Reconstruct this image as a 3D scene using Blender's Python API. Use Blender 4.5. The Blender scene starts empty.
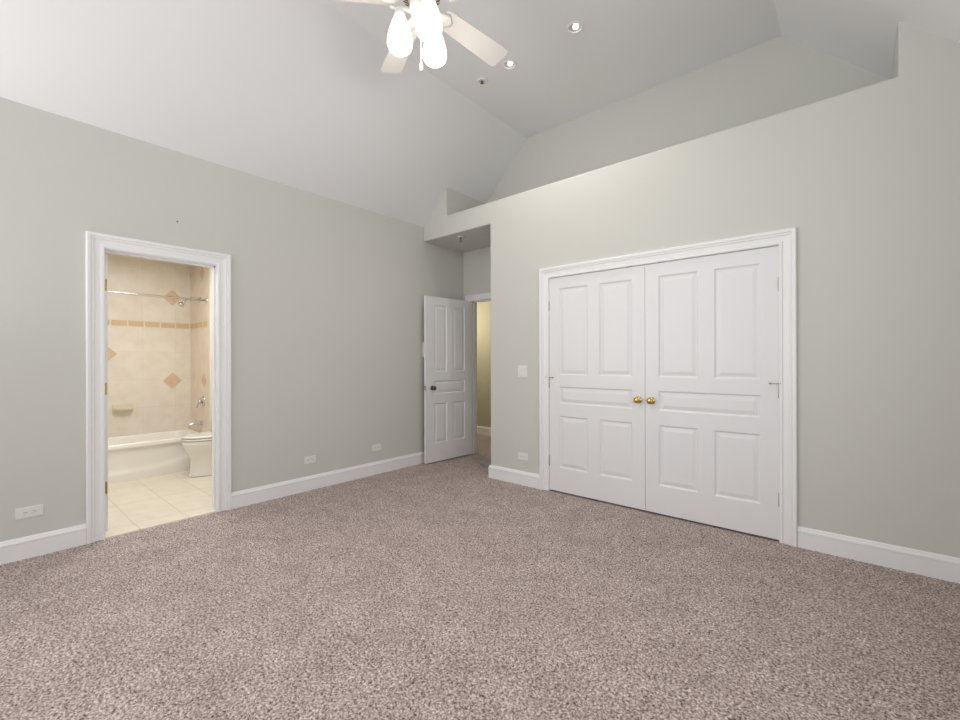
import bpy, bmesh, math, random
import numpy as np
from mathutils import Vector, Matrix

C = bpy.context.scene
COL = C.collection
random.seed(7)

# ------------------------------------------------------------------ camera
CX, CZ = 3.9985, 1.25
th, pit, rol = math.radians(40.6234), math.radians(0.0581), math.radians(-0.1282)
F = Vector((-math.sin(th), math.cos(th), 0)); R = Vector((math.cos(th), math.sin(th), 0)); U = Vector((0, 0, 1))
F2 = F * math.cos(pit) + U * math.sin(pit); U2 = -F * math.sin(pit) + U * math.cos(pit)
R3 = R * math.cos(rol) + U2 * math.sin(rol); U3 = -R * math.sin(rol) + U2 * math.cos(rol)
cam = bpy.data.cameras.new('camera'); cam.sensor_width = 36; cam.sensor_fit = 'HORIZONTAL'
cam.lens = 434.79 / 960 * 36; cam.clip_start = 0.05; cam.clip_end = 100
co = bpy.data.objects.new('camera', cam); COL.objects.link(co)
m = Matrix.Identity(4)
for i in range(3):
    m[i][0] = R3[i]; m[i][1] = U3[i]; m[i][2] = -F2[i]
m[0][3], m[1][3], m[2][3] = CX, 0, CZ
co.matrix_world = m
C.camera = co

# ------------------------------------------------------------------ colour management, world, lights
C.view_settings.view_transform = 'Standard'; C.view_settings.look = 'None'
C.view_settings.gamma = 1; C.view_settings.use_curve_mapping = False
C.view_settings.exposure = -0.05
w = bpy.data.worlds.new('world'); C.world = w; w.use_nodes = True
w.node_tree.nodes['Background'].inputs[0].default_value = (0.75, 0.85, 1, 1)
w.node_tree.nodes['Background'].inputs[1].default_value = 0.8

D, D2, HL, HF, SL = 3.598, 4.320, 2.886, 3.909, 0.986
K1, K2, W = 1.037, 3.561, 4.598
YR = -2.2                      # wall behind the camera
LEDGE, SOF = 2.944, 2.709
XO = 1.057


def light(name, kind, loc, power, color=(1, 1, 1), rot=None, aim=None, **kw):
    l = bpy.data.lights.new(name, kind); l.energy = power; l.color = color
    for k, v in kw.items(): setattr(l, k, v)
    o = bpy.data.objects.new(name, l); COL.objects.link(o); o.location = loc
    if aim: o.rotation_euler = (Vector(aim) - Vector(loc)).to_track_quat('-Z', 'Y').to_euler()
    return o


PW = dict(left=63, right=22, rear=42, spot=28, fan=7.8, glob=2.3, bath=25, hall=22)
# daylight fill through added unseen windows, tilted up to even out the ceiling
light('unseen_window_light', 'AREA', (W - 0.02, 0.95, 1.6), PW['right'], (1.0, 0.995, 0.98), aim=(0, 0.95, 2.4), shape='RECTANGLE', size=2.3, size_y=1.6)
light('unseen_window_light', 'AREA', (1.5, YR + 0.02, 1.6), PW['rear'], (1.0, 0.995, 0.98), aim=(2.6, 2, 3.6), shape='RECTANGLE', size=2.4, size_y=1.6)
light('unseen_window_light', 'AREA', (0.02, -1.15, 1.6), PW['left'], (1.0, 0.995, 0.98), aim=(4.6, -0.6, 4.6), shape='RECTANGLE', size=1.7, size_y=1.6)  # left window light made up to balance the ceiling and right side
# recessed ceiling lamps
SPOTS = [(2.319, 3.133), (1.662, 3.140)]
for sx, sy in SPOTS:
    light('recessed_lamp', 'SPOT', (sx, sy, HF - 0.012), PW['spot'], (1.0, 0.93, 0.84), aim=(sx, sy + .12, 0), spot_size=math.radians(125), spot_blend=0.8, shadow_soft_size=0.03)
# unseen ceiling light for the bathroom, unseen lamp for the hall
light('bathroom_lamp', 'AREA', (-.85, 1.15, 2.42), PW['bath'], (1.0, 0.985, 0.985), aim=(-.85, 1.15, 0), shape='RECTANGLE', size=0.9, size_y=0.9)
light('hall_lamp', 'POINT', (-1.0, 4.9, 1.9), PW['hall'], (1.0, 0.93, 0.78), shadow_soft_size=0.1)


# ------------------------------------------------------------------ materials
def lin(c): return tuple(((v / 255) / 12.92 if v / 255 <= 0.04045 else ((v / 255 + 0.055) / 1.055) ** 2.4) for v in c)


def mat(name, rgb, rough=0.6, metal=0.0, noise=0.0, nscale=30, bump=0.0, bscale=200, emit=None, estr=0.0, coat=0.0, trans=0.0):
    mt = bpy.data.materials.new(name); mt.use_nodes = True
    nt = mt.node_tree; b = nt.nodes['Principled BSDF']
    col = lin(rgb) + (1,)
    b.inputs['Base Color'].default_value = col
    b.inputs['Roughness'].default_value = rough
    b.inputs['Metallic'].default_value = metal
    b.inputs['Coat Weight'].default_value = coat
    b.inputs['Transmission Weight'].default_value = trans
    if emit:
        b.inputs['Emission Color'].default_value = lin(emit) + (1,); b.inputs['Emission Strength'].default_value = estr
    tc = nt.nodes.new('ShaderNodeTexCoord')
    if noise:
        n = nt.nodes.new('ShaderNodeTexNoise'); n.inputs['Scale'].default_value = nscale; n.inputs['Detail'].default_value = 3
        nt.links.new(tc.outputs['Object'], n.inputs['Vector'])
        mx = nt.nodes.new('ShaderNodeMix'); mx.data_type = 'RGBA'
        mx.inputs[6].default_value = tuple(c * (1 - noise) for c in col[:3]) + (1,)
        mx.inputs[7].default_value = tuple(min(1, c * (1 + noise)) for c in col[:3]) + (1,)
        nt.links.new(n.outputs['Fac'], mx.inputs[0]); nt.links.new(mx.outputs[2], b.inputs['Base Color'])
    if bump:
        n2 = nt.nodes.new('ShaderNodeTexNoise'); n2.inputs['Scale'].default_value = bscale; n2.inputs['Detail'].default_value = 2
        nt.links.new(tc.outputs['Object'], n2.inputs['Vector'])
        bp = nt.nodes.new('ShaderNodeBump'); bp.inputs['Strength'].default_value = bump; bp.inputs['Distance'].default_value = 0.002
        nt.links.new(n2.outputs['Fac'], bp.inputs['Height']); nt.links.new(bp.outputs['Normal'], b.inputs['Normal'])
    return mt


M = {}
M['wall'] = mat('wall_paint', (208, 208, 202), 0.75, noise=0.012, nscale=1.5, bump=0.15, bscale=350)
M['ceil'] = mat('ceiling_paint', (229, 229, 230), 0.85, noise=0.01, nscale=1.2, bump=0.12, bscale=300)
M['white'] = mat('white_trim_paint', (240, 240, 241), 0.38, noise=0.008, nscale=4)
M['door'] = mat('white_door_paint', (233, 233, 235), 0.36, noise=0.006, nscale=6, bump=0.08, bscale=120)
M['hall'] = mat('hall_wall_paint', (188, 183, 162), 0.8, noise=0.02, nscale=2)
M['bathpaint'] = mat('bathroom_paint', (236, 228, 212), 0.6, noise=0.01, nscale=3)
M['plate'] = mat('white_plastic', (232, 231, 226), 0.35, noise=0.004, nscale=20)
M['slot'] = mat('dark_slot', (60, 58, 55), 0.6, noise=0.05)
M['brass'] = mat('polished_brass', (206, 176, 112), 0.2, 1.0, noise=0.04, nscale=40)
M['oldbrass'] = mat('dull_brass', (170, 146, 96), 0.38, 1.0, noise=0.08, nscale=60)
M['chrome'] = mat('chrome', (215, 215, 215), 0.15, 1.0, noise=0.02, nscale=40)
M['nickel'] = mat('satin_nickel', (175, 172, 168), 0.3, 1.0, noise=0.04, nscale=50)
M['bronze'] = mat('dark_metal', (110, 98, 88), 0.3, 1.0, noise=0.05, nscale=50)
M['fan'] = mat('fan_white', (232, 230, 226), 0.4, noise=0.01, nscale=12)
M['blade'] = mat('fan_blade_white', (226, 222, 217), 0.5, noise=0.012, nscale=9)
M['vent'] = mat('fan_vent_slot', (120, 84, 50), 0.6, noise=0.1)
M['globe'] = mat('opal_glass', (250, 248, 244), 0.25, noise=0.005, emit=(255, 246, 234), estr=PW['glob'])
M['bulb'] = mat('lamp_bulb', (255, 255, 255), 0.3, noise=0.002, emit=(255, 250, 240), estr=4)
M['can'] = mat('lamp_can', (120, 118, 115), 0.5, noise=0.02)
M['porcelain'] = mat('porcelain', (244, 242, 236), 0.12, noise=0.004, coat=0.4)
M['tub'] = mat('tub_enamel', (246, 243, 234), 0.15, noise=0.004, coat=0.3)
M['soap'] = mat('soap_dish_ceramic', (230, 219, 192), 0.25, noise=0.02)
M['accent'] = mat('accent_tile', (222, 192, 163), 0.4, noise=0.14, nscale=28)
M['band'] = mat('band_tile', (220, 192, 150), 0.4, noise=0.12, nscale=20)


def tile_mat(name, c1, c2, grout, sx, sy, offx, offy, plane, rough, mortar=0.004, mottle=9):
    mt = bpy.data.materials.new(name); mt.use_nodes = True; nt = mt.node_tree; b = nt.nodes['Principled BSDF']
    b.inputs['Roughness'].default_value = rough
    tc = nt.nodes.new('ShaderNodeTexCoord'); sp = nt.nodes.new('ShaderNodeSeparateXYZ'); cb = nt.nodes.new('ShaderNodeCombineXYZ')
    nt.links.new(tc.outputs['Object'], sp.inputs[0])
    nt.links.new(sp.outputs[plane[0]], cb.inputs[0]); nt.links.new(sp.outputs[plane[1]], cb.inputs[1])
    mp = nt.nodes.new('ShaderNodeMapping'); mp.inputs['Location'].default_value = (-offx, -offy, 0)
    nt.links.new(cb.outputs[0], mp.inputs[0])
    br = nt.nodes.new('ShaderNodeTexBrick'); br.offset = 0; br.squash = 1
    br.inputs['Scale'].default_value = 1; br.inputs['Brick Width'].default_value = sx; br.inputs['Row Height'].default_value = sy
    br.inputs['Mortar Size'].default_value = mortar; br.inputs['Mortar Smooth'].default_value = 0.3; br.inputs['Bias'].default_value = 0
    br.inputs['Color1'].default_value = lin(c1) + (1,); br.inputs['Color2'].default_value = lin(c2) + (1,)
    br.inputs['Mortar'].default_value = lin(grout) + (1,)
    nt.links.new(mp.outputs[0], br.inputs['Vector'])
    n = nt.nodes.new('ShaderNodeTexNoise'); n.inputs['Scale'].default_value = mottle; n.inputs['Detail'].default_value = 6
    nt.links.new(tc.outputs['Object'], n.inputs['Vector'])
    rp = nt.nodes.new('ShaderNodeValToRGB'); rp.color_ramp.elements[0].position = .3; rp.color_ramp.elements[1].position = .7
    rp.color_ramp.elements[0].color = (.92, .90, .87, 1); rp.color_ramp.elements[1].color = (1, 1, 1, 1)
    nt.links.new(n.outputs['Fac'], rp.inputs[0])
    mx = nt.nodes.new('ShaderNodeMix'); mx.data_type = 'RGBA'; mx.blend_type = 'MULTIPLY'; mx.inputs[0].default_value = 1
    nt.links.new(br.outputs['Color'], mx.inputs[6]); nt.links.new(rp.outputs[0], mx.inputs[7]); nt.links.new(mx.outputs[2], b.inputs['Base Color'])
    bp = nt.nodes.new('ShaderNodeBump'); bp.inputs['Strength'].default_value = 0.3; bp.inputs['Distance'].default_value = 0.002; bp.invert = True
    nt.links.new(br.outputs['Fac'], bp.inputs['Height']); nt.links.new(bp.outputs['Normal'], b.inputs['Normal'])
    return mt


M['tile_far'] = tile_mat('bath_wall_tile', (242, 233, 220), (238, 229, 215), (233, 223, 210), .33, .33, .98, .37, (1, 2), .3, .003)
M['tile_end'] = tile_mat('bath_end_tile', (240, 227, 211), (236, 223, 206), (231, 220, 206), .33, .33, -2.1, .37, (0, 2), .3, .003)
M['tile_floor'] = tile_mat('bath_floor_tile', (238, 231, 216), (234, 227, 210), (216, 208, 192), .63, .315, -.2, .80, (0, 1), .35, .005)


def carpet_mat():
    mt = bpy.data.materials.new('carpet_pile'); mt.use_nodes = True; nt = mt.node_tree; b = nt.nodes['Principled BSDF']
    b.inputs['Roughness'].default_value = 1.0; b.inputs['Specular IOR Level'].default_value = 0.1
    b.inputs['Sheen Weight'].default_value = 0.15; b.inputs['Sheen Roughness'].default_value = 0.6
    tc = nt.nodes.new('ShaderNodeTexCoord')

    def nz(scale, detail, rough=.6):
        n = nt.nodes.new('ShaderNodeTexNoise'); n.inputs['Scale'].default_value = scale; n.inputs['Detail'].default_value = detail
        n.inputs['Roughness'].default_value = rough; nt.links.new(tc.outputs['Object'], n.inputs['Vector']); return n
    a = nz(104, 3.0, .8)
    r = nt.nodes.new('ShaderNodeValToRGB'); e = r.color_ramp.elements
    e[0].position = .36; e[0].color = lin((56, 42, 38)) + (1,)  # darkest specks put shade between tufts into the yarn colour
    e[1].position = .63; e[1].color = lin((240, 226, 221)) + (1,)
    k = r.color_ramp.elements.new(.44); k.color = lin((156, 137, 130)) + (1,)
    k = r.color_ramp.elements.new(.52); k.color = lin((185, 167, 161)) + (1,)
    nt.links.new(a.outputs['Fac'], r.inputs[0])
    g = nz(4.5, 3, .6)
    r2 = nt.nodes.new('ShaderNodeValToRGB'); r2.color_ramp.elements[0].position = .35; r2.color_ramp.elements[1].position = .65
    r2.color_ramp.elements[0].color = (.84, .825, .82, 1); r2.color_ramp.elements[1].color = (1, 1, 1, 1)  # soft patches paint in the brightness change of leaning pile
    nt.links.new(g.outputs['Fac'], r2.inputs[0])
    mx = nt.nodes.new('ShaderNodeMix'); mx.data_type = 'RGBA'; mx.blend_type = 'MULTIPLY'; mx.inputs[0].default_value = 1
    nt.links.new(r.outputs[0], mx.inputs[6]); nt.links.new(r2.outputs[0], mx.inputs[7]); nt.links.new(mx.outputs[2], b.inputs['Base Color'])
    bp = nt.nodes.new('ShaderNodeBump'); bp.inputs['Strength'].default_value = 0.7; bp.inputs['Distance'].default_value = 0.006
    nt.links.new(a.outputs['Fac'], bp.inputs['Height']); nt.links.new(bp.outputs['Normal'], b.inputs['Normal'])
    return mt


M['carpet'] = carpet_mat()


# ------------------------------------------------------------------ mesh helpers
class MB:
    def __init__(s): s.bm = bmesh.new(); s.mi = 0

    def face(s, pts):
        f = s.bm.faces.new([s.bm.verts.new(p) for p in pts]); f.material_index = s.mi; return f

    def box(s, a, b):
        x0, y0, z0 = [min(p, q) for p, q in zip(a, b)]; x1, y1, z1 = [max(p, q) for p, q in zip(a, b)]
        v = [s.bm.verts.new(p) for p in ((x0, y0, z0), (x1, y0, z0), (x1, y1, z0), (x0, y1, z0), (x0, y0, z1), (x1, y0, z1), (x1, y1, z1), (x0, y1, z1))]
        for f in ((3, 2, 1, 0), (4, 5, 6, 7), (0, 1, 5, 4), (1, 2, 6, 5), (2, 3, 7, 6), (3, 0, 4, 7)):
            s.bm.faces.new([v[i] for i in f]).material_index = s.mi
        return s

    def rings(s, rings, cap0=True, cap1=True, closed=True, smooth=True):
        vs = [[s.bm.verts.new(p) for p in r] for r in rings]; n = len(vs[0])
        for a, b in zip(vs[:-1], vs[1:]):
            for i in range(n if closed else n - 1):
                j = (i + 1) % n
                try: f = s.bm.faces.new((a[i], a[j], b[j], b[i]))
                except ValueError: continue
                f.material_index = s.mi; f.smooth = smooth
        if cap0: f = s.bm.faces.new(list(reversed(vs[0]))); f.material_index = s.mi
        if cap1: f = s.bm.faces.new(vs[-1]); f.material_index = s.mi
        return s

    def lathe(s, prof, o=(0, 0, 0), axis=(0, 0, 1), n=32, cap0=True, cap1=True, smooth=True):
        ax = Vector(axis).normalized(); q = Vector((0, 0, 1)).rotation_difference(ax); o = Vector(o)
        rr = [[o + q @ Vector((max(r, 1e-5) * math.cos(2 * math.pi * i / n), max(r, 1e-5) * math.sin(2 * math.pi * i / n), z)) for i in range(n)] for r, z in prof]
        return s.rings(rr, cap0, cap1, smooth=smooth)

    def tube(s, pts, r, n=12, r2=None):
        pts = [Vector(p) for p in pts]; rr = []
        up = None
        for i, p in enumerate(pts):
            t = (pts[min(i + 1, len(pts) - 1)] - pts[max(i - 1, 0)]).normalized()
            if up is None: up = t.orthogonal().normalized()
            up = (up - t * up.dot(t)).normalized(); sd = t.cross(up)
            q = r if r2 is None else r + (r2 - r) * i / (len(pts) - 1)
            rr.append([p + up * (q * math.cos(2 * math.pi * k / n)) + sd * (q * math.sin(2 * math.pi * k / n)) for k in range(n)])
        return s.rings(rr)

    def prism(s, poly, axis, a, b):
        """polygon in the two axes left, extruded along axis from a to b"""
        def P(u, v, t): return {0: (t, u, v), 1: (u, t, v), 2: (u, v, t)}[axis]
        s.rings([[P(u, v, a) for u, v in poly], [P(u, v, b) for u, v in poly]], smooth=False)
        return s

    def build(s, name, mats, parent=None, loc=(0, 0, 0), rot=0.0, bevel=0, seg=2, smooth=None, weld=False):
        bmesh.ops.recalc_face_normals(s.bm, faces=s.bm.faces)
        me = bpy.data.meshes.new(name); s.bm.to_mesh(me); s.bm.free()
        for mm in (mats if isinstance(mats, (list, tuple)) else [mats]): me.materials.append(mm)
        o = bpy.data.objects.new(name, me); COL.objects.link(o); o.location = loc; o.rotation_euler = (0, 0, rot)
        if parent: o.parent = parent
        if bevel:
            bv = o.modifiers.new('bevel', 'BEVEL'); bv.width = bevel; bv.segments = seg; bv.limit_method = 'ANGLE'; bv.angle_limit = math.radians(50)
            bv.harden_normals = False
        return o


def props(o, label=None, cat=None, kind=None, group=None):
    if label: o['label'] = label
    if cat: o['category'] = cat
    if kind: o['kind'] = kind
    if group: o['group'] = group
    return o


def struct(o, label, cat): return props(o, label, cat, 'structure')


def empty(name, loc=(0, 0, 0), rot=0.0):
    o = bpy.data.objects.new(name, None); COL.objects.link(o); o.location = loc; o.rotation_euler = (0, 0, rot); return o


def copy_tree(o, parent=None):
    c = o.copy(); COL.objects.link(c)
    if parent: c.parent = parent
    for ch in [x for x in bpy.data.objects if x.parent == o]: copy_tree(ch, c)
    return c


# ------------------------------------------------------------------ floor: real tufted carpet
def carpet_grid(name, x0, x1, y0, y1, step):
    nx = int((x1 - x0) / step) + 1; ny = int((y1 - y0) / step) + 1
    rng = np.random.default_rng(3)
    xs = np.linspace(x0, x1, nx); ys = np.linspace(y0, y1, ny)
    X, Y = np.meshgrid(xs, ys)
    h = rng.random((ny, nx)) * .006 - .005
    X = X + (rng.random((ny, nx)) - .5) * step * .5; Y = Y + (rng.random((ny, nx)) - .5) * step * .5
    X[:, 0] = x0; X[:, -1] = x1; Y[0, :] = y0; Y[-1, :] = y1
    co_ = np.stack([X, Y, h], -1).reshape(-1, 3).astype(np.float32)
    idx = np.arange(nx * ny).reshape(ny, nx)
    q = np.stack([idx[:-1, :-1], idx[:-1, 1:], idx[1:, 1:], idx[1:, :-1]], -1).reshape(-1, 4)
    me = bpy.data.meshes.new(name)
    me.vertices.add(nx * ny); me.vertices.foreach_set('co', co_.ravel())
    me.loops.add(q.size); me.loops.foreach_set('vertex_index', q.ravel().astype(np.int32))
    me.polygons.add(len(q)); me.polygons.foreach_set('loop_start', np.arange(0, q.size, 4, dtype=np.int32))
    me.update(calc_edges=True); me.validate()
    me.materials.append(M['carpet'])
    o = bpy.data.objects.new(name, me); COL.objects.link(o); return o


struct(carpet_grid('floor', 0, W, YR, D2 + .12, .0075), 'mauve beige speckled cut pile carpet covering the bedroom floor', 'floor')
b = MB(); b.box((-1.8, D2 + .12, -.02), (1.6, 5.62, -.001)); struct(b.build('floor_hall', M['carpet']), 'same carpet carried on into the hall past the open door', 'floor')
b = MB(); b.box((-2.42, .1, -.02), (-.0, 2.2, .004)); struct(b.build('floor_bathroom', M['tile_floor']), 'cream square tiles on the bathroom floor', 'floor')

# ------------------------------------------------------------------ walls
T = .12
OB0, OB1, OBZ = .603, 1.316, 2.040      # bathroom opening
b = MB(); b.prism([(-.3, 0), (OB0 - .018, 0), (OB0 - .018, OBZ + .018), (OB1 + .018, OBZ + .018), (OB1 + .018, 0), (D2 + T, 0), (D2 + T, HL), (-.3, HL)], 0, -T, 0)
b.box((-T, YR - T, 0), (0, -2.0, HL)); b.box((-T, -2.0, 0), (0, -.3, .8)); b.box((-T, -2.0, 2.4), (0, -.3, HL))
struct(b.build('wall_left', M['wall']), 'long greige wall with the bathroom doorway in it', 'wall')

z1 = HL + SL * .396
b = MB()
b.prism([(0, SOF), (0, HL + .02), (.396, z1 + .02), (.396, LEDGE), (4.208, LEDGE), (4.208, z1 + .02), (W, HL + .02), (W, 0), (3.632, 0), (3.632, 2.052), (1.769, 2.052), (1.769, 0), (XO, 0), (XO, SOF)], 1, D, D + T)
struct(b.build('wall_closet', M['wall'], bevel=.012, seg=3), 'greige wall holding the double doors, open ledge above it', 'wall')
b = MB(); b.box((XO + .001, D + T - .012, 0), (XO + T, D2, SOF)); struct(b.build('wall_alcove', M['wall']), 'short return wall of the entry alcove', 'wall')
DE0, DE1, DEZ = .136, .936, 2.035
b = MB(); b.prism([(0, 0), (DE0 - .018, 0), (DE0 - .018, DEZ + .018), (DE1 + .018, DEZ + .018), (DE1 + .018, 0), (W, 0), (W, HL), (K2, HF), (K1, HF), (0, HL)], 1, D2, D2 + T)
struct(b.build('wall_back', M['wall']), 'back wall behind the ledge and entry alcove', 'wall')
b = MB(); b.box((0.001, D + T - .012, LEDGE - .1), (W, D2, LEDGE - .001)); struct(b.build('trim_ledge', M['wall']), 'top of the open ledge above the closet', 'ledge')
b = MB(); b.prism([(.3, LEDGE - .02), (.396, LEDGE - .02), (.396, z1 + .004), (.3, z1 - .09)], 1, D + T - .012, D2)
struct(b.build('wall_niche_left', M['wall']), 'triangular side wall closing the ledge by the entry alcove', 'wall')
b = MB(); b.prism([(4.208, LEDGE - .02), (4.3, LEDGE - .02), (4.3, z1 - .09), (4.208, z1 + .005)], 1, D + T - .012, D2)
struct(b.build('wall_niche_right', M['wall']), 'side wall closing the far end of the ledge', 'wall')
b = MB(); b.box((0.001, D + T - .013, SOF), (XO, D2, SOF + .05)); struct(b.build('ceiling_alcove', M['wall']), 'low flat ceiling over the entry alcove', 'ceiling')

# right wall and rear wall, with window openings added for daylight
def wall_with_hole(name, axis, a, b_, u0, u1, ztop, h0, h1, hz0, hz1, lab, poly_top=None):
    mb = MB()
    def bx(p, q, z0, zz):
        if axis == 0: mb.box((a, p, z0), (b_, q, zz))
        else: mb.box((p, a, z0), (q, b_, zz))
    bx(u0, h0, 0, ztop); bx(h1, u1, 0, ztop); bx(h0, h1, 0, hz0); bx(h0, h1, hz1, ztop)
    if poly_top: mb.prism(poly_top, axis, a, b_)
    return struct(mb.build(name, M['wall']), lab, 'wall')


wall_with_hole('wall_right', 0, W, W + T, YR, D2 + T, HL, -.2, 2.1, .8, 2.4, 'greige wall with an added window, beside the camera')
wall_with_hole('wall_rear', 1, YR - T, YR, 0, W, HL, .3, 2.7, .8, 2.4, 'greige wall with an added wide window, behind the camera',
               [(0, HL), (W, HL), (K2, HF), (K1, HF)])
for nm, axis, at, u0, u1, lab in (('unseen_window_1', 0, W, -.2, 2.1, 'assumed white framed window, unseen, placed for daylight in the wall beside the camera'), ('unseen_window_2', 1, YR - T, .3, 2.7, 'assumed white framed window, unseen, placed for daylight in the wall behind the camera'),
    ('added_window_3', 0, -T, -2.0, -.3, 'made-up white framed window in the long wall, unseen, added to balance the light')):
    mb = MB()  # frame of an unseen window, added to go with the daylight fill
    def fb(p, q, z0, zz, d0=.045, d1=.085):
        if axis == 0: mb.box((at + d0, p, z0), (at + d1, q, zz))
        else: mb.box((p, at + d0 - .01, z0), (q, at + d1 - .01, zz))
    fb(u0, u1, .8, .85); fb(u0, u1, 2.35, 2.4); fb(u0, u0 + .05, .85, 2.35); fb(u1 - .05, u1, .85, 2.35)
    md = (u0 + u1) / 2; fb(md - .03, md + .03, .85, 2.35); fb(u0 + .05, md - .03, 1.53, 1.57); fb(md + .03, u1 - .05, 1.53, 1.57)
    struct(mb.build(nm, M['white']), lab, 'window')

# ------------------------------------------------------------------ ceiling with round cut-outs for the recessed lamps
b = MB()
YC = D2 + .0
b.face([(0, YR, HL), (K1, YR, HF), (K1, YC, HF), (0, YC, HL)])
b.face([(K2, YR, HF), (W, YR, HL), (W, YC, HL), (K2, YC, HF)])
ya, yb = 3.0365, 3.2365
b.face([(K1, YR, HF), (K2, YR, HF), (K2, ya, HF), (K1, ya, HF)])
b.face([(K1, yb, HF), (K2, yb, HF), (K2, YC, HF), (K1, YC, HF)])
xs = [K1]
HR = {0: .055, 1: .052}
for i, (sx, sy) in sorted(enumerate(SPOTS), key=lambda t: t[1][0]):
    b.face([(xs[-1], ya, HF), (sx - .1, ya, HF), (sx - .1, yb, HF), (xs[-1], yb, HF)])
    n = 40; r = HR[i]; yc = (ya + yb) / 2
    for k in range(n):
        pts = []
        for kk in (k, k + 1):
            t = 2 * math.pi * kk / n + math.pi / 4
            c, s_ = math.cos(t), math.sin(t); sc_ = .1 / max(abs(c), abs(s_))
            pts.append(((sx + r * c, sy + r * s_, HF), (sx + sc_ * c, yc + sc_ * s_, HF)))
        b.face([pts[0][0], pts[0][1], pts[1][1], pts[1][0]])
    xs.append(sx + .1)
b.face([(xs[-1], ya, HF), (K2, ya, HF), (K2, yb, HF), (xs[-1], yb, HF)])
bmesh.ops.remove_doubles(b.bm, verts=b.bm.verts, dist=.0005)
struct(b.build('ceiling', M['ceil']), 'white tray ceiling with two sloped sides and a flat middle', 'ceiling')
# added unseen panel that stops daylight leaking round the lamps
b = MB(); b.box((-.2, YR - .2, HF + .3), (W + .2, D2 + .3, HF + .35)); struct(b.build('ceiling_light_block', M['ceil']), 'added unseen panel blocking daylight above the bedroom ceiling', 'ceiling')

# ------------------------------------------------------------------ bathroom and hall shells
XF = -2.4; YE = 1.80
b = MB(); b.box((XF - .1, .1, 0), (XF, YE, 2.45)); 
b.mi = 1
nb = 0
y = YE - .005
while y > .15:
    b.box((XF - .01, max(y - .148, .12), 1.660), (XF + .003, y - .008, 1.722)); y -= .156
b.mi = 2
def diamond(c, r, axis, at, mb, t=.003):
    u, v = c
    mb.prism([(u - r, v), (u, v - r), (u + r, v), (u, v + r)], axis, *at)
for c in ((1.608, 2.035), (1.608, 1.010), (.975, 1.333), (.35, 1.01), (.35, 2.035)):
    diamond(c, .098, 0, (XF - .01, XF + .0035), b)
struct(b.build('wall_bathroom_far', [M['tile_far'], M['band'], M['accent']]), 'cream tiled wall above the tub with a tan band and diamond accents', 'wall')
b = MB(); b.box((XF - .1, YE, 0), (-1.745, YE + .1, 2.45)); b.mi = 1
x = XF + .012
while x < -1.78:
    b.box((x, YE - .003, 1.660), (min(x + .14, -1.76), YE + .01, 1.722)); x += .156
b.mi = 2
for c in ((-1.90, 1.02), (-1.955, 2.31)):
    u, v = c; b.prism([(u - .085, v), (u, v - .085), (u + .085, v), (u, v + .085)], 1, YE - .0035, YE + .01)
struct(b.build('wall_bathroom_end', [M['tile_end'], M['band'], M['accent']]), 'narrow tiled end wall of the tub with shower fittings', 'wall')
b = MB(); b.box((-1.745, YE + .02, 0), (-1.70, 2.2, 2.45)); b.box((-1.745, YE, 0), (-1.70, YE + .02, 2.45)); b.box((-1.7, 2.2, 0), (-.12, 2.3, 2.45)); b.box((XF - .1, 0, 0), (-.12, .1, 2.45))
struct(b.build('wall_bathroom_right', M['bathpaint']), 'cream painted bathroom walls beside the toilet', 'wall')
b = MB(); b.box((XF - .1, 0, 2.45), (-.12, 2.3, 2.5)); struct(b.build('ceiling_bathroom', M['bathpaint']), 'bathroom ceiling', 'ceiling')
b = MB(); b.box((-1.8, 5.6, 0), (1.6, 5.7, 2.5)); b.box((1.5, D2 + T, 0), (1.6, 5.6, 2.5)); b.box((-1.9, D2 + T, 0), (-1.8, 5.7, 2.5)); b.box((-1.8, D2 + T - .1, 0), (-.12, D2 + T, 2.5))
struct(b.build('wall_hall', M['hall']), 'olive beige hall wall seen through the entry doorway', 'wall')
b = MB(); b.box((-1.9, D2 + T, 2.5), (1.6, 5.7, 2.55)); struct(b.build('ceiling_hall', M['ceil']), 'hall ceiling', 'ceiling')

# ------------------------------------------------------------------ trim: casings and baseboards
CAS = [(0, 0), (0, .011), (.005, .016), (.018, .016), (.0235, .0095), (.056, .0125), (.0605, .0195), (.069, .0195), (.0735, .0165), (.0765, .0245), (.0935, .0265), (.099, .022), (.1005, 0)]


def casing(name, wall, u0, u1, ztop, lab, clip0=None, sides=(True, True), sc=1.0, zb=0.0):
    """wall(u, z, d) -> world point, d = distance proud of the wall"""
    mb = MB(); rr = []
    path = [(u0, zb, -1, 0), (u0, ztop, -1, 1), (u1, ztop, 1, 1), (u1, zb, 1, 0)]
    for (u, z, du, dz) in path:
        rr.append([wall(u + du * o * sc, z + dz * o * sc, d) for o, d in CAS])
    mb.rings(rr, smooth=False)
    return struct(mb.build(name, M['white']), lab, 'door casing')


def jamb(mb, axis, u0, u1, ztop, a, b_, t=.018):
    def bx(p, q, z0, z1_):
        if axis == 0: mb.box((a, p, z0), (b_, q, z1_))
        else: mb.box((p, a, z0), (q, b_, z1_))
    bx(u0 - t, u0, 0, ztop + t); bx(u1, u1 + t, 0, ztop + t); bx(u0, u1, ztop, ztop + t)


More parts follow.
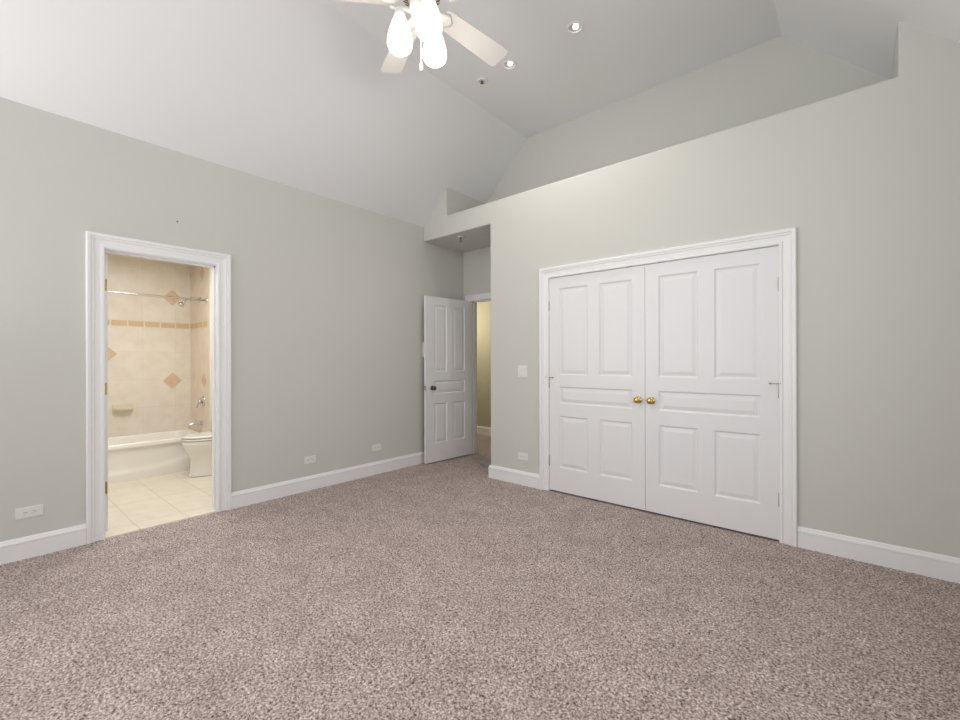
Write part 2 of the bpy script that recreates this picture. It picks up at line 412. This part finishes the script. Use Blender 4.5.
casing('trim_1', lambda u, z, d: (d, u, z), OB0, OB1, OBZ + .004, 'white moulded casing round the bathroom doorway')
mb = MB(); jamb(mb, 0, OB0, OB1, OBZ, -T - .001, .0005); mb.box((-.075, OB1 - .011, 0), (-.04, OB1, OBZ)); mb.box((-.075, OB0, OBZ - .011), (-.04, OB1, OBZ))
struct(mb.build('trim_2', M['white']), 'white door jamb lining the bathroom doorway', 'door jamb')
casing('trim_3', lambda u, z, d: (u, D - d, z), 1.787, 3.614, 2.036, 'white moulded casing round the closet double doors')
mb = MB(); jamb(mb, 1, 1.784, 3.617, 2.035, D - .0005, D + T)
mb.box((1.784, D + .042, 2.010), (3.617, D + .06, 2.035))
struct(mb.build('trim_4', M['white']), 'white jamb around the closet double doors', 'door jamb')
casing('trim_5', lambda u, z, d: (u, D2 - d, z), DE0, DE1, DEZ + .004, 'white moulded casing round the entry doorway in the alcove', sc=.84)
mb = MB(); jamb(mb, 1, DE0, DE1, DEZ, D2 - .0005, D2 + T + .001); mb.box((DE0, D2 + .04, 0), (DE0 + .011, D2 + .075, DEZ)); mb.box((DE0, D2 + .04, DEZ - .011), (DE1, D2 + .075, DEZ))
struct(mb.build('trim_6', M['white']), 'white jamb lining the entry doorway', 'door jamb')
mb = MB(); mb.box((-.118, OB0, -.01), (.004, OB1, .012)); struct(mb.build('trim_threshold', M['tile_floor'], bevel=.003), 'cream threshold strip between carpet and bathroom tiles', 'threshold')

BASE = [(0, -.01), (.0155, -.01), (.0155, .098), (.0175, .103), (.0170, .112), (.0115, .120), (.0105, .126), (.0065, .134), (.004, .136), (0, .136)]


def baseboard(name, pts, lab, cap=True):
    """pts: plan polyline, the room on the left of the walking direction"""
    mb = MB(); P_ = [Vector((x, y)) for x, y in pts]; rr = []
    for i, p in enumerate(P_):
        ns = []
        if i > 0: d = (p - P_[i - 1]).normalized(); ns.append(Vector((-d.y, d.x)))
        if i < len(P_) - 1: d = (P_[i + 1] - p).normalized(); ns.append(Vector((-d.y, d.x)))
        n_ = ns[0] if len(ns) == 1 else (ns[0] + ns[1]) / (1 + ns[0].dot(ns[1]))
        rr.append([(p.x + n_.x * d_, p.y + n_.y * d_, z) for d_, z in BASE])
    mb.rings(rr, smooth=False)
    return struct(mb.build(name, M['white']), lab, 'baseboard')


baseboard('baseboard_left', [(0, OB0 - .1005), (0, YR)], 'white baseboard to the near side of the bathroom doorway')
baseboard('baseboard_alcove', [(.158 - .085, D2), (0, D2), (0, OB1 + .1005)], 'white baseboard running from the bathroom doorway to the entry alcove')
baseboard('baseboard_closet', [(1.787 - .1005, D), (XO, D), (XO, D2)], 'white baseboard between the alcove corner and the closet doors')
baseboard('baseboard_right', [(W, YR), (W, D), (3.614 + .1005, D)], 'white baseboard beyond the closet doors')
baseboard('baseboard_rear', [(0, YR), (W, YR)], 'white baseboard behind the camera')
baseboard('baseboard_hall', [(1.5, 5.6), (-1.8, 5.6)], 'baseboard along the hall wall')


# ------------------------------------------------------------------ doors
def panel_mesh(mb, u0, u1, z0, z1_, t):
    """raised panel filling a hole of a leaf of thickness t; local axes: x along the leaf, y through it"""
    for sgn in (-1, 1):
        y0 = sgn * t / 2
        prof = [(0, 0), (.004, .0015), (.010, .0075), (.013, .0095), (.020, .0095), (.044, .0035), (.047, .003)]
        rr = []
        for o, d in prof:
            yy = y0 - sgn * d
            rr.append([(u0 + o, yy, z0 + o), (u1 - o, yy, z0 + o), (u1 - o, yy, z1_ - o), (u0 + o, yy, z1_ - o)])
        mb.rings(rr, cap0=False, cap1=True, smooth=False)


def door_leaf(name, w_, h0, h1, stile, mull, loc, rot, lab, t=.035):
    """local x from 0 (hinge side) to w_, panels as five children"""
    ins = stile; mid = w_ / 2
    rows = [(.236, .728), (.840, 1.004), (1.110, 1.930)]
    mb = MB(); y0, y1 = -t / 2, t / 2
    mb.box((0, y0, h0), (ins, y1, h1)); mb.box((w_ - ins, y0, h0), (w_, y1, h1))
    zs = [h0] + [v for r in rows for v in r] + [h1]
    for a, c in zip(zs[0::2], zs[1::2]): mb.box((ins, y0, a), (w_ - ins, y1, c))
    for r in (rows[0], rows[2]): mb.box((mid - mull / 2, y0, r[0]), (mid + mull / 2, y1, r[1]))
    o = mb.build(name, M['door'], loc=loc, rot=rot)
    struct(o, lab, 'door')
    for r in rows:
        spans = [(ins, w_ - ins)] if r is rows[1] else [(ins, mid - mull / 2), (mid + mull / 2, w_ - ins)]
        for u0, u1 in spans:
            p = MB(); panel_mesh(p, u0, u1, r[0], r[1], t); p.build('door_panel', M['door'], o)
    return o


def knob(mb, o, axis, s=1.0):
    mb.lathe([(0, 0), (.028 * s, 0), (.030 * s, .003), (.027 * s, .007), (.015 * s, .009), (.0095 * s, .013), (.0095 * s, .024),
              (.014 * s, .029), (.0225 * s, .036), (.0262 * s, .044), (.0262 * s, .050), (.022 * s, .057), (.012 * s, .061), (0, .062)], o, axis, 28)


def hinge_barrel(parent, x, y, z, mt, h=.09, plate=None):
    mb = MB(); mb.lathe([(0, -h / 2 - .006), (.004, -h / 2 - .004), (.0062, -h / 2), (.0062, h / 2), (.004, h / 2 + .004), (0, h / 2 + .006)], (x, y, z), (0, 0, 1), 14)
    if plate: mb.box(*plate)
    return mb.build('hinge', mt, parent)


# closet leaves; the two meet at x = 2.700
LW = .9105
cr = door_leaf('door_3', LW, .014, 2.031, .105, .108, (3.6125, D + .0165, 0), math.pi, 'closet double door leaf nearest the open wall, brass knob at its inner edge')
cl = door_leaf('door_4', LW, .014, 2.031, .105, .108, (1.7885, D + .0165, 0), 0, 'closet double door leaf nearest the light switch, brass knob at its inner edge')
for d_, sg in ((cr, 1), (cl, -1)):           # sg: local +y faces the room for the leaf turned by pi
    mb = MB(); knob(mb, (LW - .052, sg * .0175, .92), (0, sg, 0), .98); mb.build('door_knob', M['brass'], d_)
    for z in ((1.77, 1.035, .292)):
        hinge_barrel(d_, -.002, sg * .0215, z, M['nickel'])
    mb = MB()
    yb_ = sg * .022
    zt = 1.035 + .052
    mb.tube([(-.002, yb_, zt - .004), (-.002, yb_, zt + .004)], .008, 10)
    mb.tube([(-.002, yb_, zt), (.045, yb_ + sg * .012, zt)], .0028, 8)
    mb.tube([(-.002, yb_, zt), (-.038 if sg < 0 else -.012, yb_ + sg * .012, zt + .001)], .0028, 8)
    mb.lathe([(0, 0), (.006, 0), (.006, .008), (0, .009)], (.045, yb_ + sg * .012, zt), (1, -sg * .3, 0), 10)
    o = mb.build('hinge_pin_stop', M['nickel'] if sg == 1 else M['brass'], d_)
    mb = MB(); mb.box((LW - .16, sg * .0165, 2.0305), (LW - .105, sg * .004, 2.0345)); mb.build('ball_catch', M['slot'], d_)

# entry door, open against the left wall
hx, hy = .140, D2 - .008
ang = math.atan2(-.78, -.040)
en = door_leaf('door_2', .782, .014, 2.030, .128, .100, (hx, hy, 0), ang, 'white five panel entry door standing open beside the left wall')
mb = MB(); knob(mb, (.688, .0175, .918), (0, 1, 0), .95); mb.build('door_knob', M['bronze'], en)
mb = MB(); knob(mb, (.688, -.0175, .918), (0, -1, 0), .95); mb.build('door_knob', M['bronze'], en)
mb = MB(); mb.box((.7815, -.0125, .89), (.7835, .0125, .948)); mb.tube([(.782, 0, .918), (.792, 0, .918)], .008, 10); mb.build('latch_plate', M['nickel'], en)
for z in (1.80, 1.03, .30): hinge_barrel(en, -.003, -.022, z, M['nickel'])

# bathroom door, open into the bathroom and seen edge on
bd = door_leaf('door_1', .700, .016, 2.028, .105, .095, (-.128, OB0 + .0185, 0), math.pi, 'bathroom door swung open into the bathroom, seen edge on with brass hinges')
for z in (1.806, 1.050, .330):
    mb = MB(); mb.box((-.0022, -.014, z - .044), (.0005, .012, z + .044))
    mb.lathe([(0, -.05), (.004, -.048), (.0058, -.044), (.0058, .044), (.004, .048), (0, .05)], (-.004, .0225 - .006, z), (0, 0, 1), 12)
    mb.mi = 1
    for q in (-.028, 0, .028): mb.lathe([(0, 0), (.0035, 0), (.003, .001), (0, .001)], (-.0022, -.004, z + q), (-1, 0, 0), 8)
    mb.build('hinge', [M['oldbrass'], M['bronze']], bd)
mb = MB(); knob(mb, (.64, .0175, .92), (0, 1, 0)); mb.build('door_knob', M['brass'], bd)


# ------------------------------------------------------------------ outlets and switches
def wall_plate(name, w_, h_, kind, lab, cat, loc, rot, group=None):
    """local: x along the wall, -y out of the wall, z up"""
    root = empty(name, loc, rot)
    mb = MB(); mb.box((-w_ / 2, -.0055, -h_ / 2), (w_ / 2, 0, h_ / 2)); mb.build('cover_plate', M['plate'], root, bevel=.0025, seg=3)
    if kind == 'outlet':
        for s_ in (-1, 1):
            mb = MB(); cx_ = s_ * w_ * .165
            poly = []
            for k in range(24):
                t = 2 * math.pi * k / 24; poly.append((cx_ + max(-.0135, min(.0135, .0175 * math.cos(t))), .017 * math.sin(t)))
            mb.prism(poly, 1, -.0075, -.004)
            r = mb.build('receptacle', M['plate'], root)
            mb = MB()
            mb.box((cx_ - .006, -.0079, .004), (cx_ + .003, -.007, .0062)); mb.box((cx_ - .006, -.0079, -.0062), (cx_ + .001, -.007, -.004))
            mb.lathe([(0, 0), (.0026, 0), (.0026, .001), (0, .001)], (cx_ + .0085, -.007, 0), (0, -1, 0), 10)
            mb.build('slot', M['slot'], r)
    elif kind == 'switch':
        for s_ in (-1, 1):
            mb = MB(); mb.rings([[(s_ * .023 - .0165, -.004, -.034), (s_ * .023 + .0165, -.004, -.034), (s_ * .023 + .0165, -.004, .034), (s_ * .023 - .0165, -.004, .034)],
                                 [(s_ * .023 - .0155, -.0068, -.033), (s_ * .023 + .0155, -.0068, -.033), (s_ * .023 + .0155, -.0105, .033), (s_ * .023 - .0155, -.0105, .033)]], smooth=False)
            mb.build('rocker', M['plate'], root)
    else:
        mb = MB(); mb.box((-w_ / 2 + .008, -.022, -h_ / 2 + .01), (w_ / 2 - .008, -.004, h_ / 2 - .01)); mb.build('housing', M['plate'], root, bevel=.004)
        mb = MB(); mb.box((-.02, -.026, -.02), (.02, -.021, .012)); mb.build('button', M['plate'], root, bevel=.001)
    return props(root, lab, cat, None, group)


LR = math.pi / 2   # local -y -> +x
wall_plate('power_outlet', .126, .070, 'outlet', 'white sideways power outlet on the wall left of the bathroom doorway', 'outlet', (0, .2335, .288), LR, 'power outlets low on the walls')
wall_plate('power_outlet', .118, .070, 'outlet', 'white sideways power outlet on the wall just past the bathroom doorway', 'outlet', (0, 2.124, .292), LR, 'power outlets low on the walls')
wall_plate('power_outlet', .118, .070, 'outlet', 'white sideways power outlet on the long wall closest to the open entry door', 'outlet', (0, 2.899, .292), LR, 'power outlets low on the walls')
wall_plate('power_outlet', .120, .070, 'outlet', 'white sideways power outlet under the light switch, by the closet', 'outlet', (1.480, D, .285), 0, 'power outlets low on the walls')
wall_plate('light_switch', .116, .116, 'switch', 'white double rocker light switch between the alcove corner and the closet', 'light switch', (1.480, D, 1.140), 0)
wall_plate('wall_intercom', .10, .20, 'box', 'tall white wall-mounted control half hidden behind the open entry door', 'wall control', (0, 3.625, 1.385), LR)
mb = MB(); mb.tube([(0, 1.036, 2.334), (.010, 1.036, 2.337)], .0025, 8); mb.lathe([(0, 0), (.006, .0), (.006, .002), (0, .003)], (.009, 1.036, 2.337), (1, 0, 0), 10)
props(mb.build('nail', M['bronze']), 'tiny nail left in the wall above the bathroom doorway', 'nail')

# ------------------------------------------------------------------ recessed lamps, sprinklers
for i, (sx, sy) in enumerate(SPOTS):
    r = HR[i]
    root = empty('recessed_light', (sx, sy, HF))
    mb = MB(); mb.lathe([(r - .006, .002), (r - .005, -.006), (r + .003, -.008), (r + .011, -.005), (r + .013, -.0005), (r + .013, .0), (r - .006, .002)], n=40, cap0=False, cap1=False); mb.build('trim_ring', M['fan'], root)
    mb = MB(); mb.lathe([(r - .006, .001), (r - .008, .03), (r - .012, .085), (.001, .09)], n=32, cap0=False); mb.build('can', M['can'], root)
    mb = MB(); mb.lathe([(0, .0), (.012, .001), (.021, .007), (.023, .016), (.017, .034), (.011, .068), (0, .07)], (0, .012, 0), n=24); mb.build('bulb', M['bulb'], root)
    props(root, ('lit recessed ceiling light closer to the closet doors, farther from the fan', 'lit recessed ceiling light right beside a fan blade tip')[i], 'ceiling light', None, 'recessed ceiling lights')
root = empty('sprinkler_head', (1.325, 3.154, HF))
mb = MB(); mb.lathe([(0, 0), (.052, 0), (.054, -.003), (.048, -.009), (.030, -.011), (.028, -.004), (0, -.004)], n=36); mb.build('escutcheon', M['fan'], root)
mb = MB(); mb.lathe([(0, -.003), (.010, -.004), (.010, -.016), (.006, -.02), (.014, -.022), (.014, -.024), (0, -.025)], n=20); mb.build('nozzle', M['bronze'], root)
props(root, 'small round sprinkler fitting with dark centre on the flat ceiling below the fan', 'sprinkler')
root = empty('sprinkler_head', (.50, 3.735, SOF))
mb = MB(); mb.lathe([(0, 0), (.040, 0), (.042, -.003), (.034, -.010), (.014, -.012), (0, -.012)], n=36); mb.build('escutcheon', M['fan'], root)
mb = MB(); mb.lathe([(0, -.01), (.010, -.012), (.010, -.026), (.006, -.03), (.005, -.034)], n=16, cap1=False)
for s_ in (-1, 1): mb.tube([(s_ * .008, 0, -.028), (s_ * .013, 0, -.038), (s_ * .010, 0, -.05), (s_ * .003, 0, -.056)], .0022, 8)
mb.build('sprinkler_frame', M['bronze'], root)
mb = MB(); mb.lathe([(0, -.056), (.006, -.056), (.015, -.060), (.015, -.062), (0, -.062)], n=20); mb.build('deflector', M['bronze'], root)
props(root, 'dark pendent fire sprinkler under the low ceiling of the entry alcove', 'sprinkler')

# ------------------------------------------------------------------ ceiling fan
FX, FY, FZ = 2.141, 1.658, 3.257
fan = empty('ceiling_fan', (FX, FY, HF))
def fz(z): return z - HF + .028
mb = MB(); mb.lathe([(0, 0), (.075, 0), (.078, -.02), (.060, -.055), (.022, -.075), (0, -.075)], n=36); mb.build('canopy', M['fan'], fan)
mb = MB(); mb.lathe([(.013, -.07), (.013, fz(3.42))], n=16); mb.build('downrod', M['fan'], fan)
mb = MB(); mb.lathe([(0, fz(3.43)), (.04, fz(3.43)), (.06, fz(3.415)), (.118, fz(3.395)), (.128, fz(3.36)), (.126, fz(3.315)), (.112, fz(3.29)), (.070, fz(3.268)), (.055, fz(3.262)), (0, fz(3.262))], n=48)
mh = mb.build('motor_housing', M['fan'], fan)
for k in range(28):
    a = 2 * math.pi * k / 28; c, s_ = math.cos(a), math.sin(a)
    mb = MB(); p0 = Vector((c * .108, s_ * .108, fz(3.2855))); p1 = Vector((c * .074, s_ * .074, fz(3.267))); tn = Vector((-s_, c, 0)) * .0042; dn = Vector((0, 0, -.003))
    mb.rings([[p0 - tn, p0 + tn, p0 + tn + dn, p0 - tn + dn], [p1 - tn * .7, p1 + tn * .7, p1 + tn * .7 + dn, p1 - tn * .7 + dn]], smooth=False)
    mb.build('vent_slot', M['vent'], mh)
# light kit
mb = MB(); mb.lathe([(0, fz(3.265)), (.045, fz(3.262)), (.062, fz(3.248)), (.066, fz(3.215)), (.055, fz(3.185)), (.030, fz(3.165)), (.010, fz(3.155)), (0, fz(3.152))], n=36)
kit = mb.build('light_kit', M['fan'], fan)
for gx_, gy_ in ((-62, 0), (178, 0), (57, 0)):
    a = math.radians(gx_) + th   # lateral/depth plane turned into the room
    # lateral axis R, depth axis F
    dv = R * math.cos(math.radians(gx_)) + F * math.sin(math.radians(gx_))
    dv = Vector((dv.x, dv.y, 0)).normalized()
    mb = MB()
    pts = []
    for t in np.linspace(0, 1, 12):
        rr_ = .05 + .12 * t
        pts.append(dv * rr_ + Vector((0, 0, fz(3.205) + .022 * math.sin(t * 2.6) + .020 * max(0, t - .8) * 5)))
    mb.tube(pts, .013, 12, r2=.0075)
    e_ = pts[-1]; mb.lathe([(0, -.009), (.008, -.006), (.0105, 0), (.008, .006), (0, .009)], e_, (0, 0, 1), 12)
    c0 = dv * .122
    arm = mb.build('lamp_arm', M['fan'], kit)
    mb = MB(); mb.lathe([(0, fz(3.222)), (.016, fz(3.22)), (.026, fz(3.205)), (.031, fz(3.182)), (.030, fz(3.170)), (0, fz(3.170))], c0, (0, 0, 1), 24)
    mb.build('lamp_holder', M['fan'], kit)
    mb = MB()
    mb.lathe([(.024, fz(3.186)), (.030, fz(3.180)), (.040, fz(3.155)), (.053, fz(3.120)), (.064, fz(3.080)), (.0705, fz(3.045)), (.071, fz(3.020)), (.064, fz(2.998)), (.048, fz(2.984)), (.025, fz(2.977)), (0, fz(2.976))], c0, (0, 0, 1), 36, cap0=False)
    mb.build('glass_shade', M['globe'], kit)
# pull chain
mb = MB(); z = fz(3.15)
zz = z
while zz > fz(2.922):
    mb.lathe([(0, -.0022), (.0016, -.0014), (.0022, 0), (.0016, .0014), (0, .0022)], (0, 0, zz), (0, 0, 1), 8); zz -= .0046
mb.tube([(0, 0, z), (0, 0, fz(2.90))], .0009, 6)
ch = mb.build('pull_chain', M['fan'], fan)
mb = MB(); mb.lathe([(0, fz(2.922)), (.004, fz(2.919)), (.0085, fz(2.902)), (.0085, fz(2.885)), (.006, fz(2.879)), (0, fz(2.877))], n=14); mb.mi = 1
mb.lathe([(0, fz(2.879)), (.006, fz(2.878)), (.0065, fz(2.871)), (.004, fz(2.865)), (0, fz(2.864))], n=14); mb.build('pull_fob', [M['fan'], M['oldbrass']], ch)
# blades
for k in range(5):
    a = math.radians(85 + 72 * k)
    mb = MB()
    prof = [(.155, .048), (.165, .058), (.25, .063), (.45, .070), (.628, .077), (.654, .073), (.667, .061), (.671, .045)]
    th_ = .0035; tilt = math.radians(-13)
    poly = [(r_, h_) for r_, h_ in prof] + [(r_, -h_) for r_, h_ in reversed(prof)]
    rings_ = []
    for s_ in (-1, 1):
        rg = []
        for r_, h_ in poly:
            x_, y_, z_ = r_, h_ * math.cos(tilt), h_ * math.sin(tilt) + s_ * th_
            rg.append((x_ * math.cos(a) - y_ * math.sin(a), x_ * math.sin(a) + y_ * math.cos(a), z_ + fz(FZ)))
        rings_.append(rg)
    mb.rings(rings_, smooth=False); bl = mb.build('blade', M['blade'], fan)
    mb = MB(); rr_ = []
    for r_, h_, z_ in ((.085, .016, .030), (.11, .014, .020), (.135, .020, .002), (.16, .040, -.008), (.185, .046, -.009), (.205, .030, -.009), (.225, .012, -.009)):
        rg = []
        for q, zz_ in ((-h_, 0), (-h_ * .6, -.006), (h_ * .6, -.006), (h_, 0), (0, .003)):
            x_, y_ = r_, q; zt_ = zz_ + z_ + q * math.sin(tilt) * min(1, (r_ - .085) / .07)
            rg.append((x_ * math.cos(a) - y_ * math.sin(a), x_ * math.sin(a) + y_ * math.cos(a), zt_ + fz(FZ)))
        rr_.append(rg)
    mb.rings(rr_); mb.build('blade_bracket', M['fan'], bl)
props(fan, 'white five-blade ceiling fan with three lit frosted glass shades and a pull chain', 'ceiling fan')
for gx_ in (-62, 178, 57):
    dv = R * math.cos(math.radians(gx_)) + F * math.sin(math.radians(gx_))
    light('fan_lamp', 'POINT', (FX + dv.x * .122, FY + dv.y * .122, 2.985), PW['fan'], (1.0, 0.96, 0.90), shadow_soft_size=0.05)

# ------------------------------------------------------------------ bathroom fittings
def rrect(x0, x1, y0, y1, r, z, n=8):
    out = []
    for cx_, cy_, a0 in ((x1 - r, y1 - r, 0), (x0 + r, y1 - r, 90), (x0 + r, y0 + r, 180), (x1 - r, y0 + r, 270)):
        for k in range(n + 1):
            t = math.radians(a0 + 90 * k / n); out.append((cx_ + r * math.cos(t), cy_ + r * math.sin(t), z))
    return out


tx0, tx1, ty0, ty1 = XF + .002, -1.735, .28, YE - .002
tub = empty('bathtub', ((tx0 + tx1) / 2, (ty0 + ty1) / 2, 0))
ox, oy = (tx0 + tx1) / 2, (ty0 + ty1) / 2
X0, X1, Y0, Y1 = tx0 - ox, tx1 - ox, ty0 - oy, ty1 - oy
mb = MB()
mb.rings([rrect(X0, X1, Y0, Y1, .012, .345), rrect(X0, X1, Y0, Y1, .012, .378), rrect(X0 + .004, X1 - .004, Y0 + .004, Y1 - .004, .014, .388), rrect(X0 + .012, X1 - .014, Y0 + .012, Y1 - .012, .02, .392),
          rrect(X0 + .05, X1 - .075, Y0 + .06, Y1 - .08, .10, .390), rrect(X0 + .06, X1 - .09, Y0 + .075, Y1 - .095, .10, .375),
          rrect(X0 + .09, X1 - .12, Y0 + .15, Y1 - .13, .10, .15), rrect(X0 + .12, X1 - .15, Y0 + .2, Y1 - .17, .08, .09)], cap0=False)
mb.build('basin', M['tub'], tub)
# apron with a gentle arched recess
mb = MB(); nY, nZ = 60, 24; rr = []
for j in range(nZ + 1):
    z = .004 + (.362 - .004) * j / nZ; rg = []
    for i in range(nY + 1):
        y_ = Y0 + (Y1 - Y0) * i / nY; t = (y_ - Y0) / (Y1 - Y0)
        arch = .10 + .15 * (2 * abs(t - .5)) ** 2.2
        dz = z - arch; s_ = 1 / (1 + math.exp(-dz / .012)); side = 1 / (1 + math.exp(-(min(t, 1 - t) - .05) / .012)); topf = 1 / (1 + math.exp(-(.33 - z) / .01))
        rg.append((X1 - .006 - .016 * s_ * side * topf, y_, z))
    rr.append(rg)
mb.rings(rr, cap0=False, cap1=False, closed=False)
mb.build('apron', M['tub'], tub)
mb = MB(); mb.box((X0 + .01, Y0, .002), (X1 - .04, Y1, .03)); mb.build('base', M['tub'], tub)
props(tub, 'white alcove bathtub with a sculpted front below the tiled wall', 'bathtub')

# toilet, tank on the wall at y = 2.2, bowl towards -y
tl = empty('toilet', (-1.42, 2.19, 0)); 
def ell(cx_, cy_, a_, bf, bb, z, n=40):
    """egg: bf towards the front (-y), bb towards the back"""
    out = []
    for k in range(n):
        t = 2 * math.pi * k / n; s_ = math.sin(t); out.append((cx_ + a_ * math.cos(t), cy_ + (bb if s_ > 0 else bf) * s_, z))
    return out
mb = MB()
mb.rings([ell(0, -.42, .128, .262, .22, .006), ell(0, -.42, .130, .266, .22, .02), ell(0, -.42, .120, .252, .21, .05), ell(0, -.42, .116, .248, .20, .13), ell(0, -.42, .118, .250, .20, .20),
          ell(0, -.43, .132, .262, .20, .245), ell(0, -.43, .162, .290, .20, .29), ell(0, -.44, .178, .300, .20, .34), ell(0, -.44, .183, .305, .20, .375), ell(0, -.44, .180, .302, .20, .392),
          ell(0, -.44, .140, .262, .15, .392), ell(0, -.44, .12, .23, .12, .30), ell(0, -.44, .05, .08, .06, .24)])
mb.build('bowl', M['porcelain'], tl)
mb = MB(); mb.rings([ell(0, -.44, .182, .302, .19, .398), ell(0, -.44, .188, .310, .19, .403), ell(0, -.44, .188, .310, .19, .413), ell(0, -.44, .180, .302, .19, .418),
                     ell(0, -.44, .115, .225, .11, .418), ell(0, -.44, .112, .22, .11, .398)], cap0=False, cap1=False)
mb.rings([ell(0, -.44, .112, .22, .11, .398), ell(0, -.44, .182, .302, .19, .398)], False, False); mb.build('seat', M['porcelain'], tl)
mb = MB(); mb.rings([ell(0, -.44, .182, .302, .20, .424), ell(0, -.44, .188, .308, .20, .430), ell(0, -.44, .186, .306, .20, .440), ell(0, -.44, .16, .27, .17, .446)]); mb.build('lid', M['porcelain'], tl)
for s_ in (-1, 1):
    mb = MB(); mb.box((s_ * .075 - .02, -.262, .394), (s_ * .075 + .02, -.225, .446)); mb.build('seat_hinge', M['porcelain'], tl, bevel=.004)
mb = MB(); mb.rings([rrect(-.20, .20, -.205, -.006, .03, .36), rrect(-.21, .21, -.21, -.004, .035, .50), rrect(-.215, .215, -.215, -.002, .035, .70)]); mb.build('tank', M['porcelain'], tl)
mb = MB(); mb.rings([rrect(-.222, .222, -.222, -.001, .035, .70), rrect(-.226, .226, -.226, -.001, .035, .712), rrect(-.222, .222, -.222, -.001, .035, .735), rrect(-.20, .20, -.2, -.01, .03, .742)]); mb.build('tank_lid', M['porcelain'], tl)
mb = MB(); mb.box((-.12, -.26, .24), (.12, -.15, .39)); mb.build('tank_support', M['porcelain'], tl, bevel=.02)
mb = MB(); mb.tube([(-.15, -.212, .64), (-.15, -.232, .64)], .009, 12); mb.tube([(-.15, -.23, .64), (-.08, -.235, .632)], .006, 10); mb.build('flush_lever', M['chrome'], tl)
props(tl, 'white toilet with closed lid in front of the bathtub', 'toilet')

# shower rod
rod = empty('shower_rod', (-1.80, (YE + .1) / 2, 1.965))
L = (YE - .1) / 2
mb = MB(); mb.tube([(0, -L, 0), (0, L, 0)], .010, 16); mb.build('rod', M['chrome'], rod)
for s_ in (-1, 1):
    mb = MB(); mb.lathe([(0, 0), (.032, 0), (.033, .004), (.018, .016), (.0, .018)], (0, s_ * L, 0), (0, -s_, 0), 24); mb.build('flange', M['chrome'], rod)
props(rod, 'thin straight metal curtain rod above the bathtub', 'shower rod')
# shower head
sh = empty('wall_shower', (-2.03, YE, 1.995))
mb = MB(); mb.lathe([(0, 0), (.033, 0), (.034, .004), (.02, .012), (0, .014)], (0, 0, 0), (0, -1, 0), 24); mb.build('flange', M['chrome'], sh)
mb = MB(); mb.tube([(0, -.005, 0), (0, -.05, .012), (0, -.10, .012), (0, -.14, -.006), (0, -.165, -.03)], .0095, 12); mb.build('shower_arm', M['chrome'], sh)
ax = Vector((0, -.6, -.8)); mb = MB(); mb.lathe([(0, 0), (.013, 0), (.016, .018), (.014, .028), (.030, .050), (.038, .062), (.038, .072), (.033, .076), (0, .077)], (0, -.162, -.027), ax, 28); mb.build('spray_head', M['chrome'], sh)
props(sh, 'chrome shower head on a short bent arm, high on the tiled end wall', 'shower head')
# tub valve
vv = empty('tub_valve', (-1.937, YE, .765))
mb = MB(); mb.lathe([(0, 0), (.070, 0), (.072, .004), (.064, .011), (.03, .016), (0, .016)], (0, 0, 0), (0, -1, 0), 36); mb.build('cover_plate', M['chrome'], vv)
mb = MB(); mb.lathe([(0, .014), (.02, .014), (.022, .04), (.018, .052), (0, .055)], (0, 0, 0), (0, -1, 0), 24); mb.tube([(0, -.042, 0), (-.02, -.05, -.04), (-.03, -.055, -.075)], .009, 10, r2=.006); mb.build('lever', M['chrome'], vv)
props(vv, 'chrome mixer valve with a lever, midway up the tub end wall', 'tub valve')
sp_ = empty('tub_spout', (-1.98, YE, .50))
mb = MB(); mb.tube([(0, 0, 0), (0, -.04, 0), (0, -.09, -.002), (0, -.125, -.012), (0, -.138, -.03)], .024, 18, r2=.019); mb.build('spout', M['chrome'], sp_)
mb = MB(); mb.lathe([(0, 0), (.034, 0), (.034, .005), (.026, .01), (0, .01)], (0, 0, 0), (0, -1, 0), 24); mb.build('flange', M['chrome'], sp_)
props(sp_, 'chrome tub spout low on the tiled end wall just above the rim', 'tub spout')
# soap dish
mb = MB()
mb.box((0, -.095, -.035), (.012, .095, .05))
nS = 20; rr = []
for j in range(9):
    t = j / 8; o_ = .012 + .075 * math.sin(t * math.pi / 2); z_ = -.03 + .04 * (1 - math.cos(t * math.pi / 2))
    rr.append([(o_ * math.cos(q * math.pi / 2) if False else o_ * (1 - abs(q) ** 4 * .5), q * .088, z_) for q in np.linspace(-1, 1, nS)])
rr += [[(x_ - .008, y_ * .95, z_ + .004) for x_, y_, z_ in rr[-1]]]
rr += [[(.013, y_ * .9, -.008) for x_, y_, z_ in rr[-1]]]
mb.rings(rr, False, False, closed=False)
mb.mi = 0
sd = mb.build('soap_dish', M['soap'], loc=(XF, 1.125, .700))
props(sd, 'cream ceramic soap dish fixed to the tiled wall above the bathtub', 'soap dish')
